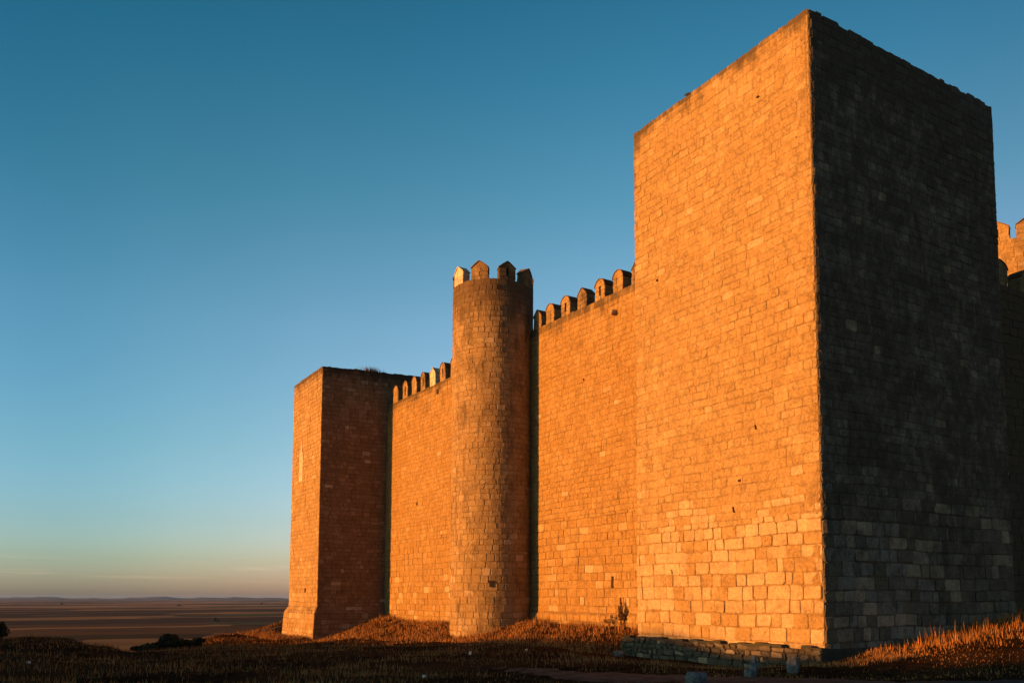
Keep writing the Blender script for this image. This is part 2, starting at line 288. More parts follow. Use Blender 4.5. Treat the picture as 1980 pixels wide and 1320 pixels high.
# ------------------------------------------------------------------ masonry
rng = np.random.default_rng(7)
def sm(x): return np.sin(x)
def masonry(mb, fmap, s0, s1, z0, z1, hc=(.30, .40), wb=(.40, .95), proud=.03, gap=.022, weather=lambda s, z: 0, pale=lambda s, z: 0, seed=1, rag=.0, skip=None, jit=.014, flush=.35, tintspread=.5):
    """coursed ashlar: one raised, chamfered stone after another, on the surface fmap(s, z, d)"""
    rg = np.random.default_rng(seed); z = z0; ph = rg.uniform(0, 6, 4)
    wv_ = lambda s: .018 * sm(s * .9 + ph[0]) + .012 * sm(s * 2.3 + ph[1])
    V = []; Fc = []; T = []; W = []; P = []; ED = []; k = 0
    while z < z1 - .05:
        h = rg.uniform(*hc); 
        if z + h > z1 - .12: h = z1 - z
        s = s0 - rg.uniform(0, wb[0]); first = True
        while s < s1:
            wd = rg.uniform(*wb) * (1 if rg.random() > .12 else .55)
            a, b = max(s, s0), min(s + wd, s1)
            if s1 - b < .15: b = s1
            s = b if b == s1 else s + wd
            if b - a < .1: continue
            zt = z + h - (rg.uniform(0, rag) if z + h >= z1 - .01 else 0)
            cs, cz = (a + b) / 2, (z + zt) / 2
            if skip and skip(cs, cz): continue
            fl = .5 + .5 * sm(cs * .37 + ph[2]) * sm(cz * .41 + ph[3])      # patches where the joints are filled flush
            g_ = gap * rg.choice([.35, .8, 1.5], p=[.4, .4, .2]) ; d = proud * (.35 + .65 * rg.random()) * (1 - flush * fl)
            ca, cb = a + g_ / 2, b - g_ / 2; zl, zh = z + g_ / 2, zt - g_ / 2
            if a == s0: ca = s0
            if b == s1: cb = s1 + d * .5
            J = rg.uniform(-jit, jit, 8) * (1 + (rg.random() < .25) * .6); c1 = rg.uniform(.012, .06, 4) * (1 + .8 * (rg.random(4) < .12))
            pts = [(ca + c1[0] + J[0], zl), (cb - c1[1], zl + J[1]), (cb + J[2], zl + c1[1]), (cb + J[3], zh - c1[2]), (cb - c1[2], zh + J[4]), (ca + c1[3], zh + J[5]), (ca + J[6], zh - c1[3]), (ca + J[7], zl + c1[0])]
            pts = np.array(pts); wz = wv_(pts[:, 0]) * min(1, (z1 - cz) / 1.0); pts[:, 1] += wz
            ctr = pts.mean(0); ins = ctr + (pts - ctr) * (1 - np.minimum(.25, .03 / np.maximum(np.abs(pts - ctr).max(0), .05)))
            tilt = rg.uniform(-.022, .022, 2)
            dd = d + (pts - ctr) @ tilt
            V.append(fmap(pts[:, 0], pts[:, 1], np.full(8, -.04))); V.append(fmap(pts[:, 0], pts[:, 1], dd - .012)); V.append(fmap(ins[:, 0], ins[:, 1], dd))
            for q in range(8):
                r_ = (q + 1) % 8
                Fc.append((k + q, k + r_, k + 8 + r_, k + 8 + q)); Fc.append((k + 8 + q, k + 8 + r_, k + 16 + r_, k + 16 + q))
            Fc.append(tuple(range(k + 16, k + 24))); k += 24
            e_ = rg.random() ** 2.2 * .9; ED += [e_] * 16 + [0] * 8
            t = .5 + (rg.random() - .5) * 2 * tintspread; T += [t] * 24; W += [weather(cs, cz)] * 24
            P += [1.0 * (rg.random() < pale(cs, cz)) * rg.uniform(.35, .9)] * 24
        z += h
    mb.add(np.concatenate(V), Fc, tint=np.array(T), weather=np.array(W), pale=np.array(P), mortar=0, edge=np.array(ED))
def backing(mb, fmap, s0, s1, z0, z1, ns, nz, weather=lambda s, z: 0, bump=.006, seed=3, top_rag=0):
    rg = np.random.default_rng(seed); S, Z = np.meshgrid(np.linspace(s0, s1, ns), np.linspace(z0, z1, nz))
    D = rg.uniform(-bump, bump, S.shape); D[:, 0] = D[:, -1] = 0; Zr = Z.copy()
    if top_rag: Zr[-1] -= rg.uniform(0, top_rag, ns)
    P = fmap(S.ravel(), Zr.ravel(), D.ravel())
    Fc = [(j * ns + i, j * ns + i + 1, (j + 1) * ns + i + 1, (j + 1) * ns + i) for j in range(nz - 1) for i in range(ns - 1)]
    wt = np.array([weather(a, b) for a, b in zip(S.ravel(), Z.ravel())])
    mb.add(P, Fc, tint=.5, weather=wt, pale=0, mortar=1)
def flat(p0, dr, nrm, flare=None, mid=0):
    """plane through plan point p0, s along dr, d along nrm"""
    def f(s, z, d):
        s = np.asarray(s, float); z = np.asarray(z, float); fl = flare(z) if flare else 0 * z
        ss = s + (fl * np.clip((s - mid[0]) / mid[1], -1, 1) if flare and mid else 0)
        return np.stack([p0[0] + dr[0] * ss + nrm[0] * (d + fl), p0[1] + dr[1] * ss + nrm[1] * (d + fl), z], -1)
    return f
# weather functions
def topw(zt, depth=1.6, base=0.): return lambda s, z: base + math.exp(-max(zt - z, 0) / depth)

# ---------------- near square tower
T1, W1, W2 = 18.82, 8.99, 10.37
nt_ = thing('square_tower', (4.5, 5.2, -2), 'huge square limestone tower nearest the camera, one face in orange sunlight and one in shade', 'tower')
core = MB(); core.box(.14, W1 - .04, .14, W2 - .04, -3, T1 - .12, tint=.4, weather=1.2, mortar=1)
core.build('core', M_stone, nt_)
def corner_face(swap):
    def f(s, z, d):
        s = np.asarray(s, float); z = np.asarray(z, float); rc = .17 + .05 * np.sin(z * 1.7) * np.sin(z * .9 + 1) + .02 * np.sin(z * 7)
        a = np.clip((rc - s) / rc, 0, 1.05) * math.pi / 4
        x = np.where(s < rc, rc - (rc + d) * np.sin(a), s); y = np.where(s < rc, rc - (rc + d) * np.cos(a), -d)
        return np.stack([y, x, z], -1) if swap else np.stack([x, y, z], -1)
    return f
fN = corner_face(False); fD = corner_face(True); fL = flat((W1, 0), (0, 1), (1, 0)); fB = flat((0, W2), (1, 0), (0, 1))
def wN(s, z): return .8 * math.exp(-max(T1 - z, 0) / .5) + .22 * math.exp(-max(s - 0, 0) / .3) + .25 * math.exp(-max(W1 - s, 0) / 1.2) * (z > 9)  # corner band paints in the dimmer tone of the edge turned from the sun
def pN(s, z): return .72 if z < 2.9 + .5 * math.sin(s * 1.3) else .012
mb = MB(); backing(mb, fN, 0, W1, -2.6, T1 - .1, 60, 120, wN)
masonry(mb, fN, 0, W1, -2.6, 2.6, (.36, .47), (.38, 1.0), .045, .03, wN, pN, 11, flush=.2, jit=.02, skip=lambda s, z: False, tintspread=.6)
masonry(mb, fN, 0, W1, 2.6, T1, (.25, .34), (.3, .8), .024, .018, wN, pN, 12, rag=.05, flush=.75, tintspread=.38)
mb.build('front_wall', M_stone, nt_)
def wD(s, z): return .8 * math.exp(-max(T1 - z, 0) / 1.2) + (.60 - .30 / (1 + math.exp((z - 2.2 + .9 * math.sin(s * 1.1 + 1)) / .55)))  # high overall value paints extra shade onto this face, less near the foot
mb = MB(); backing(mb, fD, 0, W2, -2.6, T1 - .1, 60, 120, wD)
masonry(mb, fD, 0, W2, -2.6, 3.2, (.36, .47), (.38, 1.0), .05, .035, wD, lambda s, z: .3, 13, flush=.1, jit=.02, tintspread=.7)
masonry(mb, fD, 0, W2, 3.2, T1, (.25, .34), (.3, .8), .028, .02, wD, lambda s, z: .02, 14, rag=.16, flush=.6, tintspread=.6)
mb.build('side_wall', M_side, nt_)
mb = MB(); backing(mb, fL, 0, W2, -2.6, T1 - .1, 30, 60); masonry(mb, fL, 0, W2, -2.6, T1, (.32, .42), (.5, 1.0), .026, .02, wN, lambda s, z: .1, 15)
backing(mb, fB, 0, W1, -2.6, T1 - .1, 30, 60); masonry(mb, fB, 0, W1, -2.6, T1, (.32, .42), (.5, 1.0), .026, .02, wN, lambda s, z: .1, 16)
mb.build('rear_wall', M_stone, nt_)
def rough_strip(mb, along, p0, p1, q0, q1, ztf, n, rg, amp=.05, low=.2, **at):
    """one uneven coping: stations along u (or v), outer edge q0, inner edge q1, ragged stepped top"""
    st = []; xs = np.linspace(p0, p1, n)
    for a, b in zip(xs[:-1], xs[1:]):
        h = ztf(a) + (rg.uniform(-amp, amp * .6) if rg.random() > .18 else -amp * 1.9); o_ = q0 + rg.uniform(0, .03)
        st += [(a + .012, o_, h), (b - .012, o_, h + rg.uniform(-.015, .015))]
    V = []
    for x, o_, h in st:
        zl = ztf(x) - low
        for q, z in ((o_, zl), (o_, h), (q1, h), (q1, zl)): V.append((x, q, z) if along == 'u' else (q, x, z))
    m_ = len(st); F2 = [(4 * i + j, 4 * i + 4 + j, 4 * i + 4 + (j + 1) % 4, 4 * i + (j + 1) % 4) for i in range(m_ - 1) for j in range(4)] + [(0, 1, 2, 3), (4 * m_ - 1, 4 * m_ - 2, 4 * m_ - 3, 4 * m_ - 4)]
    mb.add(V, F2, **at)
rg = np.random.default_rng(5); mb = MB()
rough_strip(mb, 'u', .15, W1 - .02, .03, .55, lambda x: T1 - .0, 24, rg, .035, tint=.3, weather=1.3)
mb.build('coping', M_stone, nt_); mb = MB()
rough_strip(mb, 'v', .12, W2 - .05, .04, .5, lambda x: T1 + .0, 36, rg, .07, low=.25, tint=.5, weather=1.3)
mb.build('coping', M_stone, nt_)
# putlog slots and narrow holes in the front wall: dark blocks for their inner shade
for s, z, w_, h_, lean in [(3.69, 2.94, .05, .26, .04), (2.6, 5.6, .05, .2, .03), (3.4, 3.9, .14, .1, 0), (7.6, 12.2, .1, .1, 0), (2.2, 16.9, .14, .06, 0), (6.9, .9, .05, .22, .03)]:
    w_ *= .7; h_ *= .75; m_ = MB(); m_.add([(s - w_ / 2, -.055, z - h_ / 2), (s + w_ / 2, -.055, z - h_ / 2), (s + w_ / 2 + lean, -.055, z + h_ / 2), (s - w_ / 2 + lean, -.055, z + h_ / 2),
                       (s - w_ / 2, .02, z - h_ / 2), (s + w_ / 2, .02, z - h_ / 2), (s + w_ / 2 + lean, .02, z + h_ / 2), (s - w_ / 2 + lean, .02, z + h_ / 2)],
                      [(0, 1, 2, 3), (4, 7, 6, 5), (0, 4, 5, 1), (1, 5, 6, 2), (2, 6, 7, 3), (3, 7, 4, 0)])
    m_.build('putlog_hole', M_dark, nt_)
# rubble footing round the foot of the tower
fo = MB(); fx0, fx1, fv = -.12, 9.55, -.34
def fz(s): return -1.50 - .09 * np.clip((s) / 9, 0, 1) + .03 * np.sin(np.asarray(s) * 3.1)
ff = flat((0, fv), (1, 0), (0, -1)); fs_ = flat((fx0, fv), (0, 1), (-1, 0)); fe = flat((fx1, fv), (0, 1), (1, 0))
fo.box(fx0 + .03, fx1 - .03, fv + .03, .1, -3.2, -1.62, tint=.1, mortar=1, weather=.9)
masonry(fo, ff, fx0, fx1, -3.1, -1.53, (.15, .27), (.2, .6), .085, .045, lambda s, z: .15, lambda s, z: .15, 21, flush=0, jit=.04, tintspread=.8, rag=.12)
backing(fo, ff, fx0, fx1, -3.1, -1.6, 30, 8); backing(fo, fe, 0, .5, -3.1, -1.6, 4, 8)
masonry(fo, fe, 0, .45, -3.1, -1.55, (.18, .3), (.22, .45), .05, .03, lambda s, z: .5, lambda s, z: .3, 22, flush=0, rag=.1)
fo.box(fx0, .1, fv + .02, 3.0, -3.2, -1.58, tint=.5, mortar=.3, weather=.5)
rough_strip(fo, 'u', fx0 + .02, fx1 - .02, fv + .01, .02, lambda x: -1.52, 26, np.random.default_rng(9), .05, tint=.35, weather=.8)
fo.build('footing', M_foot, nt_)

# ---------------- curtain walls and merlons
WV = 3.218
def stone_box(mb, u0, u1, v0, v1, z0, z1, rg, tint, weather, c=.02):
    """a block with chamfered vertical edges and a little wear"""
    j = lambda: rg.uniform(-.008, .008)
    pl = [(u0 + c, v0), (u1 - c, v0), (u1, v0 + c), (u1, v1 - c), (u1 - c, v1), (u0 + c, v1), (u0, v1 - c), (u0, v0 + c)]
    V = [(a + j(), b + j(), z0) for a, b in pl] + [(a + j(), b + j(), z1 + j()) for a, b in pl]
    mb.add(V, [tuple(range(8, 16)), tuple(range(7, -1, -1))] + [(i, (i + 1) % 8, 8 + (i + 1) % 8, 8 + i) for i in range(8)], tint=tint, weather=weather, pale=0, mortar=0)
def merlon(parent, uc, vf, zb, w_=.78, t_=.55, h_=.78, gable=.36, slit=False, mat=None, seed=0, tf=None, roundtop=False, weather=.42):
    """merlon with a gabled top; local frame: x along the wall, y into it. tf maps local (x, y, z) to plan"""
    rg = np.random.default_rng(seed); mat = mat or M_stone
    tf = tf or (lambda P: P + np.array([uc, vf, 0]))
    b = MB(); z = -.06; n = 3 if h_ < .9 else 4; hh = (h_ + .06) / n
    for i in range(n):
        z1 = z + hh; sp = rg.uniform(-.12, .12)
        e0, e1 = rg.uniform(-.018, .018, 2)
        if slit and 0 < i < n:
            g_ = .07
            stone_box(b, -w_ / 2 + e0, -g_, 0, t_, z, z1 - .012, rg, rg.random(), weather); stone_box(b, g_, w_ / 2 + e1, 0, t_, z, z1 - .012, rg, rg.random(), weather)
        else:
            stone_box(b, -w_ / 2 + e0, sp - .008, 0, t_, z, z1 - .012, rg, rg.random(), weather); stone_box(b, sp + .008, w_ / 2 + e1, 0, t_, z, z1 - .012, rg, rg.random(), weather)
        z = z1
    # gable stone
    prof = [(-w_ / 2, 0), (w_ / 2, 0), (w_ / 2 * .93, gable * .34), (w_ / 2 * .55, gable * .8), (0, gable), (-w_ / 2 * .55, gable * .8), (-w_ / 2 * .93, gable * .34)] if roundtop else [(-w_ / 2, 0), (w_ / 2, 0), (w_ / 2 * .5, gable * .52), (0, gable), (-w_ / 2 * .5, gable * .52)]
    k = len(prof); zt = h_
    b.add([(x, 0, zt + y) for x, y in prof] + [(x, t_, zt + y) for x, y in prof], [tuple(range(k)), tuple(range(2 * k - 1, k - 1, -1))] + [(i, i + k, (i + 1) % k + k, (i + 1) % k) for i in range(k)], tint=.5, weather=weather, mortar=0)
    for q in range(len(b.v)): b.v[q] = tf(b.v[q] + np.array([0, 0, 0])); b.v[q][:, 2] += zb
    o = b.build('merlon', mat, parent)
    # thin cap slabs lying on the gable
    c = MB(); pr = prof[1:] + [prof[0]]; ov = .035; th = .045
    for (x0, y0), (x1, y1) in zip(pr[:-1], pr[1:]):
        nx, ny = (y1 - y0), -(x1 - x0); l_ = math.hypot(nx, ny); nx, ny = -nx / l_ * -1, -ny / l_ * -1
        nx, ny = abs(nx) * (1 if (x0 + x1) > 0 else -1), abs(ny)
        q0, q1 = (x0, y0), (x1, y1)
        P = [(x0 + nx * .004, -ov, y0 + ny * .004), (x1 + nx * .004, -ov, y1 + ny * .004), (x1 + nx * th, -ov, y1 + ny * th), (x0 + nx * th, -ov, y0 + ny * th)]
        P += [(x, t_ + ov, y) for x, _, y in P]
        c.add(np.array(P) + np.array([0, 0, zt]), [(0, 1, 2, 3), (7, 6, 5, 4), (0, 4, 5, 1), (1, 5, 6, 2), (2, 6, 7, 3), (3, 7, 4, 0)])
    for q in range(len(c.v)): c.v[q] = tf(c.v[q]); c.v[q][:, 2] += zb
    c.build('cap', M_new if mat is M_new else M_cap, o)
    return o
def curtain(name, label, u0, u1, za, zb, seed, flare_z):
    """wall between u0 < u1 along v = WV, crenel level za at u0 and zb at u1"""
    t = thing(name, ((u0 + u1) / 2, WV + 1.2, -1.8), label, 'castle wall', 'curtain walls between the towers')
    zt = (za + zb) / 2
    fl = (lambda z: .09 * (np.asarray(z) < flare_z)) if flare_z else None
    def f(s, z, d):
        s = np.asarray(s, float); z = np.asarray(z, float); k = (za + (zb - za) * (s - u0) / (u1 - u0)) / zt
        z2 = np.where(z > 8, z * (1 + (k - 1) * (z - 8) / (zt - 8)), z)
        return np.stack([s, WV - d - (fl(z) if fl else 0), z2], -1)
    wt = lambda s, z: .75 * math.exp(-max(zt - z, 0) / .6) + .12
    mb = MB(); backing(mb, f, u0, u1, -2.6, zt - .03, 50, 110, wt, top_rag=.05)
    if flare_z: masonry(mb, f, u0, u1, -2.4, flare_z - .02, (.2, .34), (.3, .7), .04, .03, wt, lambda s, z: .1, seed + 1, flush=.3, jit=.02, tintspread=.6)
    masonry(mb, f, u0, u1, flare_z or -2.4, 4, (.33, .43), (.38, .95), .04, .03, wt, lambda s, z: .14 if z < 2 else .03, seed + 2, flush=.3, tintspread=.42)
    masonry(mb, f, u0, u1, 4, zt, (.24, .32), (.3, .72), .028, .02, wt, lambda s, z: .008, seed + 3, rag=.05, flush=.55, tintspread=.36)
    mb.build('wall_face', M_wall, t)
    c = MB(); c.add([(u0, WV + .03, -3), (u1, WV + .03, -3), (u1, WV + 2.5, -3), (u0, WV + 2.5, -3), (u0, WV + .03, za - .06), (u1, WV + .03, zb - .06), (u1, WV + 2.5, zb - .06), (u0, WV + 2.5, za - .06)],
                    [(0, 3, 2, 1), (4, 5, 6, 7), (0, 1, 5, 4), (1, 2, 6, 5), (2, 3, 7, 6), (3, 0, 4, 7)], tint=.4, weather=1, mortar=1)
    c.build('wall_core', M_stone, t)
    return t
cw1 = curtain('curtain_wall', 'sunlit curtain wall with seven merlons between the far square tower and the round tower', 25.2, 43.6, 14.18, 14.42, 40, None)
cw2 = curtain('curtain_wall', 'tall sunlit curtain wall between the round tower and the huge near tower', 8.6, 23.2, 14.42, 14.68, 60, -.86)
for i, (a, b) in enumerate([(42.13, 41.22), (40.32, 39.47), (38.71, 37.89), (37.15, 36.4), (35.64, 34.78), (34.03, 33.22), (32.4, 31.6), (30.8, 30.0), (29.2, 28.4), (27.5, 26.7)]):
    uc = (a + b) / 2; zc = 14.18 + (14.42 - 14.18) * (uc - 25.2) / 18.4
    new = i == 4
    o = merlon(cw1, uc, WV - .01, zc, abs(a - b), .55, .80 if not new else .78, .40, i in (1, 3, 5), M_new if new else M_stone, 70 + i, roundtop=not new)
    if new: tag(o, 'restored merlon of pale new stone')
for i, (a, b) in enumerate([(22.05, 21.26), (20.75, 19.98), (19.28, 18.47), (17.76, 16.98), (16.22, 15.43), (14.75, 13.97), (13.29, 12.6), (11.8, 11.0), (10.3, 9.5)]):
    uc = (a + b) / 2; zc = 14.42 + .26 * (uc - 8.6) / 14.6
    merlon(cw2, uc, WV - .01, zc, abs(a - b), .55, .62, .36, i in (2, 4), M_stone, 90 + i, roundtop=i in (1, 2, 4, 5))
# the stone spout and square holes and loophole slits, the latter two dark blocks painted as shade
def hole(parent, u, v, z, w_, h_, name='putlog_hole'):
    m_ = MB(); m_.box(u - w_ / 2, u + w_ / 2, v - .06, v + .1, z - h_ / 2, z + h_ / 2); return m_.build(name, M_dark, parent)
hole(cw1, 34.33, WV, 13.67, .28, .3);  hole(cw2, 14.88, WV - .02, .66, .12, .55, 'loophole')
hole(cw2, 17.2, WV, 10.8, .06, .12); hole(cw1, 37.5, WV, 6.4, .12, .2)
sp_ = MB(); tt = np.linspace(0, 2 * math.pi, 9)[:-1]
ring = lambda r, v, dz=0: [(14.55 + r * math.cos(a), v, 13.48 + dz + r * math.sin(a)) for a in tt]
sp_.add(ring(.14, WV + .1) + ring(.15, WV - .12) + ring(.12, WV - .3, -.03) + ring(.05, WV - .36, -.03), [(i + 8 * k, (i + 1) % 8 + 8 * k, (i + 1) % 8 + 8 * k + 8, i + 8 * k + 8) for k in range(3) for i in range(8)] + [tuple(range(24, 32))], tint=.9, pale=.6)
sp_.build('spout_stone', M_stone, cw2)

# ---------------- round tower
def round_tower(name, label, cu, cv, r, zt, zb, seed, mscale=1., group=None, merl_off=20., detail=True, restored=None, facing=None):
    t = thing(name, (cu, cv, zb), label, 'tower', group)
    cam_dir = math.atan2(CV - cv, CU - cu) if facing is None else facing           # direction from axis towards the viewer's side
    # s is arc length; s = 0 faces the camera side, increasing to the left in the photograph
    def f(s, z, d):
        a = cam_dir - np.asarray(s, float) / r; rr = r + d
        return np.stack([cu + rr * np.cos(a), cv + rr * np.sin(a), np.asarray(z, float) + 0 * a], -1)
    hp = math.pi * r
    wt = lambda s, z: (1.0 * math.exp(-max(zt - z, 0) / 1.2) + .32) * (1 if detail else .3)
    mb = MB(); backing(mb, f, -hp, hp, zb, zt - .04, 97, 90, wt, bump=.006)
    if detail:
        masonry(mb, f, -hp, hp, zb, 2.4, (.32, .42), (.32, .7), .035, .028, wt, lambda s, z: .15, seed, flush=.15, tintspread=.5)
        masonry(mb, f, -hp, hp, 2.4, zt, (.24, .33), (.28, .6), .032, .024, wt, lambda s, z: .03, seed + 1, rag=.05, flush=.45, tintspread=.5, jit=.02)
    else: masonry(mb, f, -hp, hp, 13, zt, (.28, .36), (.35, .7), .03, .022, wt, lambda s, z: .05, seed, rag=.05, tintspread=.4)
    mb.build('wall_face', M_round if detail else M_stone, t)
    c = MB(); a_ = np.linspace(0, 2 * math.pi, 49)[:-1]; ri = r - .05
    c.add([(cu + ri * math.cos(a), cv + ri * math.sin(a), z) for z in (zb, zt - .03) for a in a_], [(i, (i + 1) % 48, 48 + (i + 1) % 48, 48 + i) for i in range(48)], tint=.4, weather=1, mortar=.5)
    ro = r - .5; c.add([(cu + q * math.cos(a), cv + q * math.sin(a), zt - .03) for q in (ri, ro) for a in a_] + [(cu + ro * math.cos(a), cv + ro * math.sin(a), zt - 1.1) for a in a_],
        [(i, (i + 1) % 48, 48 + (i + 1) % 48, 48 + i) for i in range(48)] + [(48 + i, 48 + (i + 1) % 48, 96 + (i + 1) % 48, 96 + i) for i in range(48)] + [tuple(range(96, 144))], tint=.5, weather=1, mortar=.5)
    c.build('wall_core', M_stone, t)
    tk = .5
    for i in range(9):
        off = math.radians(merl_off + 40 * i)         # to the left of the camera side
        ac = cam_dir - off
        def tf(P, ac=ac):
            P = np.asarray(P, float); aa = ac - P[:, 0] / r; rr = r - P[:, 1] + .01
            return np.stack([cu + rr * np.cos(aa), cv + rr * np.sin(aa), P[:, 2]], -1)
        res_ = restored is not None and i == restored
        o = merlon(t, 0, 0, zt - .02, 2 * r * math.radians(12.6 if detail else 15.5), tk * mscale, .62 * mscale, .36 * mscale, i == (0 if detail else 8), M_new if res_ else (M_round if detail else M_stone), seed + 10 + i, tf, weather=.55 if detail else .2)
        if res_: tag(o, 'restored merlon of pale new stone')
    return t, f
rt, rf = round_tower('round_tower', 'slender round tower with pointed merlons standing in the middle of the curtain wall', 24.1, 1.79, 2.25, 17.12, -2.6, 200, restored=7)
mh = MB(); P0 = rf(np.array([-.12, .10, .10, -.12]), np.array([.50, .46, .82, .84]), np.full(4, .045)); P1 = rf(np.array([-.12, .10, .10, -.12]), np.array([.50, .46, .82, .84]), np.full(4, -.1))
mh.add(np.concatenate([P0, P1]), [(0, 1, 2, 3), (0, 4, 5, 1), (1, 5, 6, 2), (2, 6, 7, 3), (3, 7, 4, 0)]); mh.build('loophole', M_dark, rt)
mh = MB(); sA = np.array([.35, .75, .75, .35]); P0 = rf(sA * .5, np.array([16.5, 16.5, 16.75, 16.75]), np.full(4, .04)); mh.add(np.concatenate([P0, rf(sA * .5, np.array([16.5, 16.5, 16.75, 16.75]), np.full(4, -.1))]), [(0, 1, 2, 3), (0, 4, 5, 1), (1, 5, 6, 2), (2, 6, 7, 3), (3, 7, 4, 0)])
mh.build('putlog_hole', M_dark, rt)
kt, _ = round_tower('round_tower', 'tall round tower lit orange, just showing behind the right edge of the huge near tower', 10.9, 31.9, 2.45, 21.6, -2, 300, 1.25, merl_off=18, detail=False)

# ---------------- side curtain beyond the near tower, in shade
sc_ = thing('curtain_wall', (3.2, 25, -1.5), 'dark curtain wall in shade at the right edge, running back from the huge near tower', 'castle wall', None)
fS = flat((2.0, W2), (0, 1), (-1, 0)); wS = lambda s, z: 1.15  # high even value darkens the stone to stand in for deep shade
mb = MB(); backing(mb, fS, 0, 30, -2, 13.08, 60, 60, wS); masonry(mb, fS, 0, 14, -2, 13.1, (.3, .4), (.4, .9), .04, .03, wS, lambda s, z: .1, 401, flush=.2)
mb.build('wall_face', M_stone, sc_)
c = MB(); c.box(2.03, 4.4, W2 - .02, W2 + 30, -3, 13.05, tint=.4, weather=.8, mortar=1); c.build('wall_core', M_stone, sc_)
for i in range(10):
    v0 = 13.4 + i * 2.28
    def tf(P, v0=v0): return np.stack([2.0 + P[:, 1], v0 + .6 - P[:, 0], P[:, 2]], -1)
    merlon(sc_, 0, 0, 13.08, 1.2, .6, .72, .36, False, M_stone, 420 + i, tf, roundtop=True)

# ---------------- far square tower with a battered plinth
FU, FV, FW, FD2, T2 = 43.25, -1.85, 7.1, 11.5, 16.78
ft = thing('square_tower', (FU + 3.5, FV + 5, -3), 'squat square tower at the far left corner of the castle, with a flared plinth', 'tower')
def flare(z):
    z = np.asarray(z, float); return np.interp(z, [-4, -3.2, -1.25, -1.2, -.78, -.75], [.42, .40, .29, .27, .04, 0])
f1 = flat((FU, FV), (1, 0), (0, -1), flare, (FW / 2, FW / 2)); f2 = flat((FU, FV), (0, 1), (-1, 0), flare, (FD2 / 2, FD2 / 2)); f3 = flat((FU + FW, FV), (0, 1), (1, 0), flare, (FD2 / 2, FD2 / 2)); f4 = flat((FU, FV + FD2), (1, 0), (0, 1), flare, (FW / 2, FW / 2))
core = MB(); core.box(FU + .04, FU + FW - .04, FV + .04, FV + FD2 - .04, -4, T2 - .15, tint=.4, weather=1.2, mortar=1); core.build('core', M_stone, ft)
wF = lambda s, z: 1.0 * math.exp(-max(T2 - z, 0) / .9) + .3 * (-1.35 < z < -.7)
for nm, f_, W_, sd_ in (('front_wall', f1, FW, 501), ('side_wall', f2, FD2, 511), ('rear_wall', f3, FD2, 521), ('rear_wall', f4, FW, 531)):
    if sd_ == 511:
        f_0 = f_; f_ = lambda s, z, d: f_0(s, z, d) + np.stack([0 * np.asarray(s, float), 0 * np.asarray(s, float), np.where(np.asarray(z) > 10, .035 * np.asarray(s) * (np.asarray(z) - 10) / 6.78, 0)], -1)
    mb = MB(); backing(mb, f_, 0, W_, -4, T2 - .06, 30, 160, wF)
    masonry(mb, f_, 0, W_, -4, -1.22, (.3, .36), (.4, .8), .03, .02, wF, lambda s, z: .1, sd_, flush=.2, tintspread=.5)
    masonry(mb, f_, 0, W_, -1.22, -.74, (.2, .25), (.4, .8), .04, .02, wF, lambda s, z: .1, sd_ + 1, flush=.2, tintspread=.6)
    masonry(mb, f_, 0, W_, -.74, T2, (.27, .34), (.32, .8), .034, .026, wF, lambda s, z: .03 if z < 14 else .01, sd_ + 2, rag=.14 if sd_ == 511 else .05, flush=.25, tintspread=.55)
    mb.build(nm, M_brown_shade if sd_ == 511 else M_stone, ft)
# blocked arrow window of pale stones
bw = MB()
for z0, z1, w0, w1 in [(8.75, 9.3, .46, .46), (9.32, 9.85, .46, .46), (9.87, 10.35, .46, .46), (10.37, 10.75, .46, .44), (10.77, 11.1, .42, .28), (11.12, 11.5, .15, .13), (11.52, 12.1, .12, .04)]:
    uc = 47.9; P = [(uc - w0, FV - .05, z0), (uc + w0, FV - .05, z0), (uc + w1, FV - .05, z1), (uc - w1, FV - .05, z1)]
    bw.add(P + [(a, FV + .05, c_) for a, _, c_ in P], [(0, 1, 2, 3), (4, 7, 6, 5), (0, 4, 5, 1), (1, 5, 6, 2), (2, 6, 7, 3), (3, 7, 4, 0)], tint=rng.random(), pale=.5)
bo = bw.build('blocked_window', M_new, ft); tag(bo, 'pointed window blocked with pale stone')
hole(ft, 46.1, FV, .45, .22, .3)
mb = MB(); rg = np.random.default_rng(31)
rough_strip(mb, 'v', FV + .05, FV + FD2 - .05, FU + .02, FU + .5, lambda x: T2 + .035 * (x - FV), 30, rg, .07, low=.3, tint=.5, weather=1.2)
mb.build('coping', M_stone, ft)

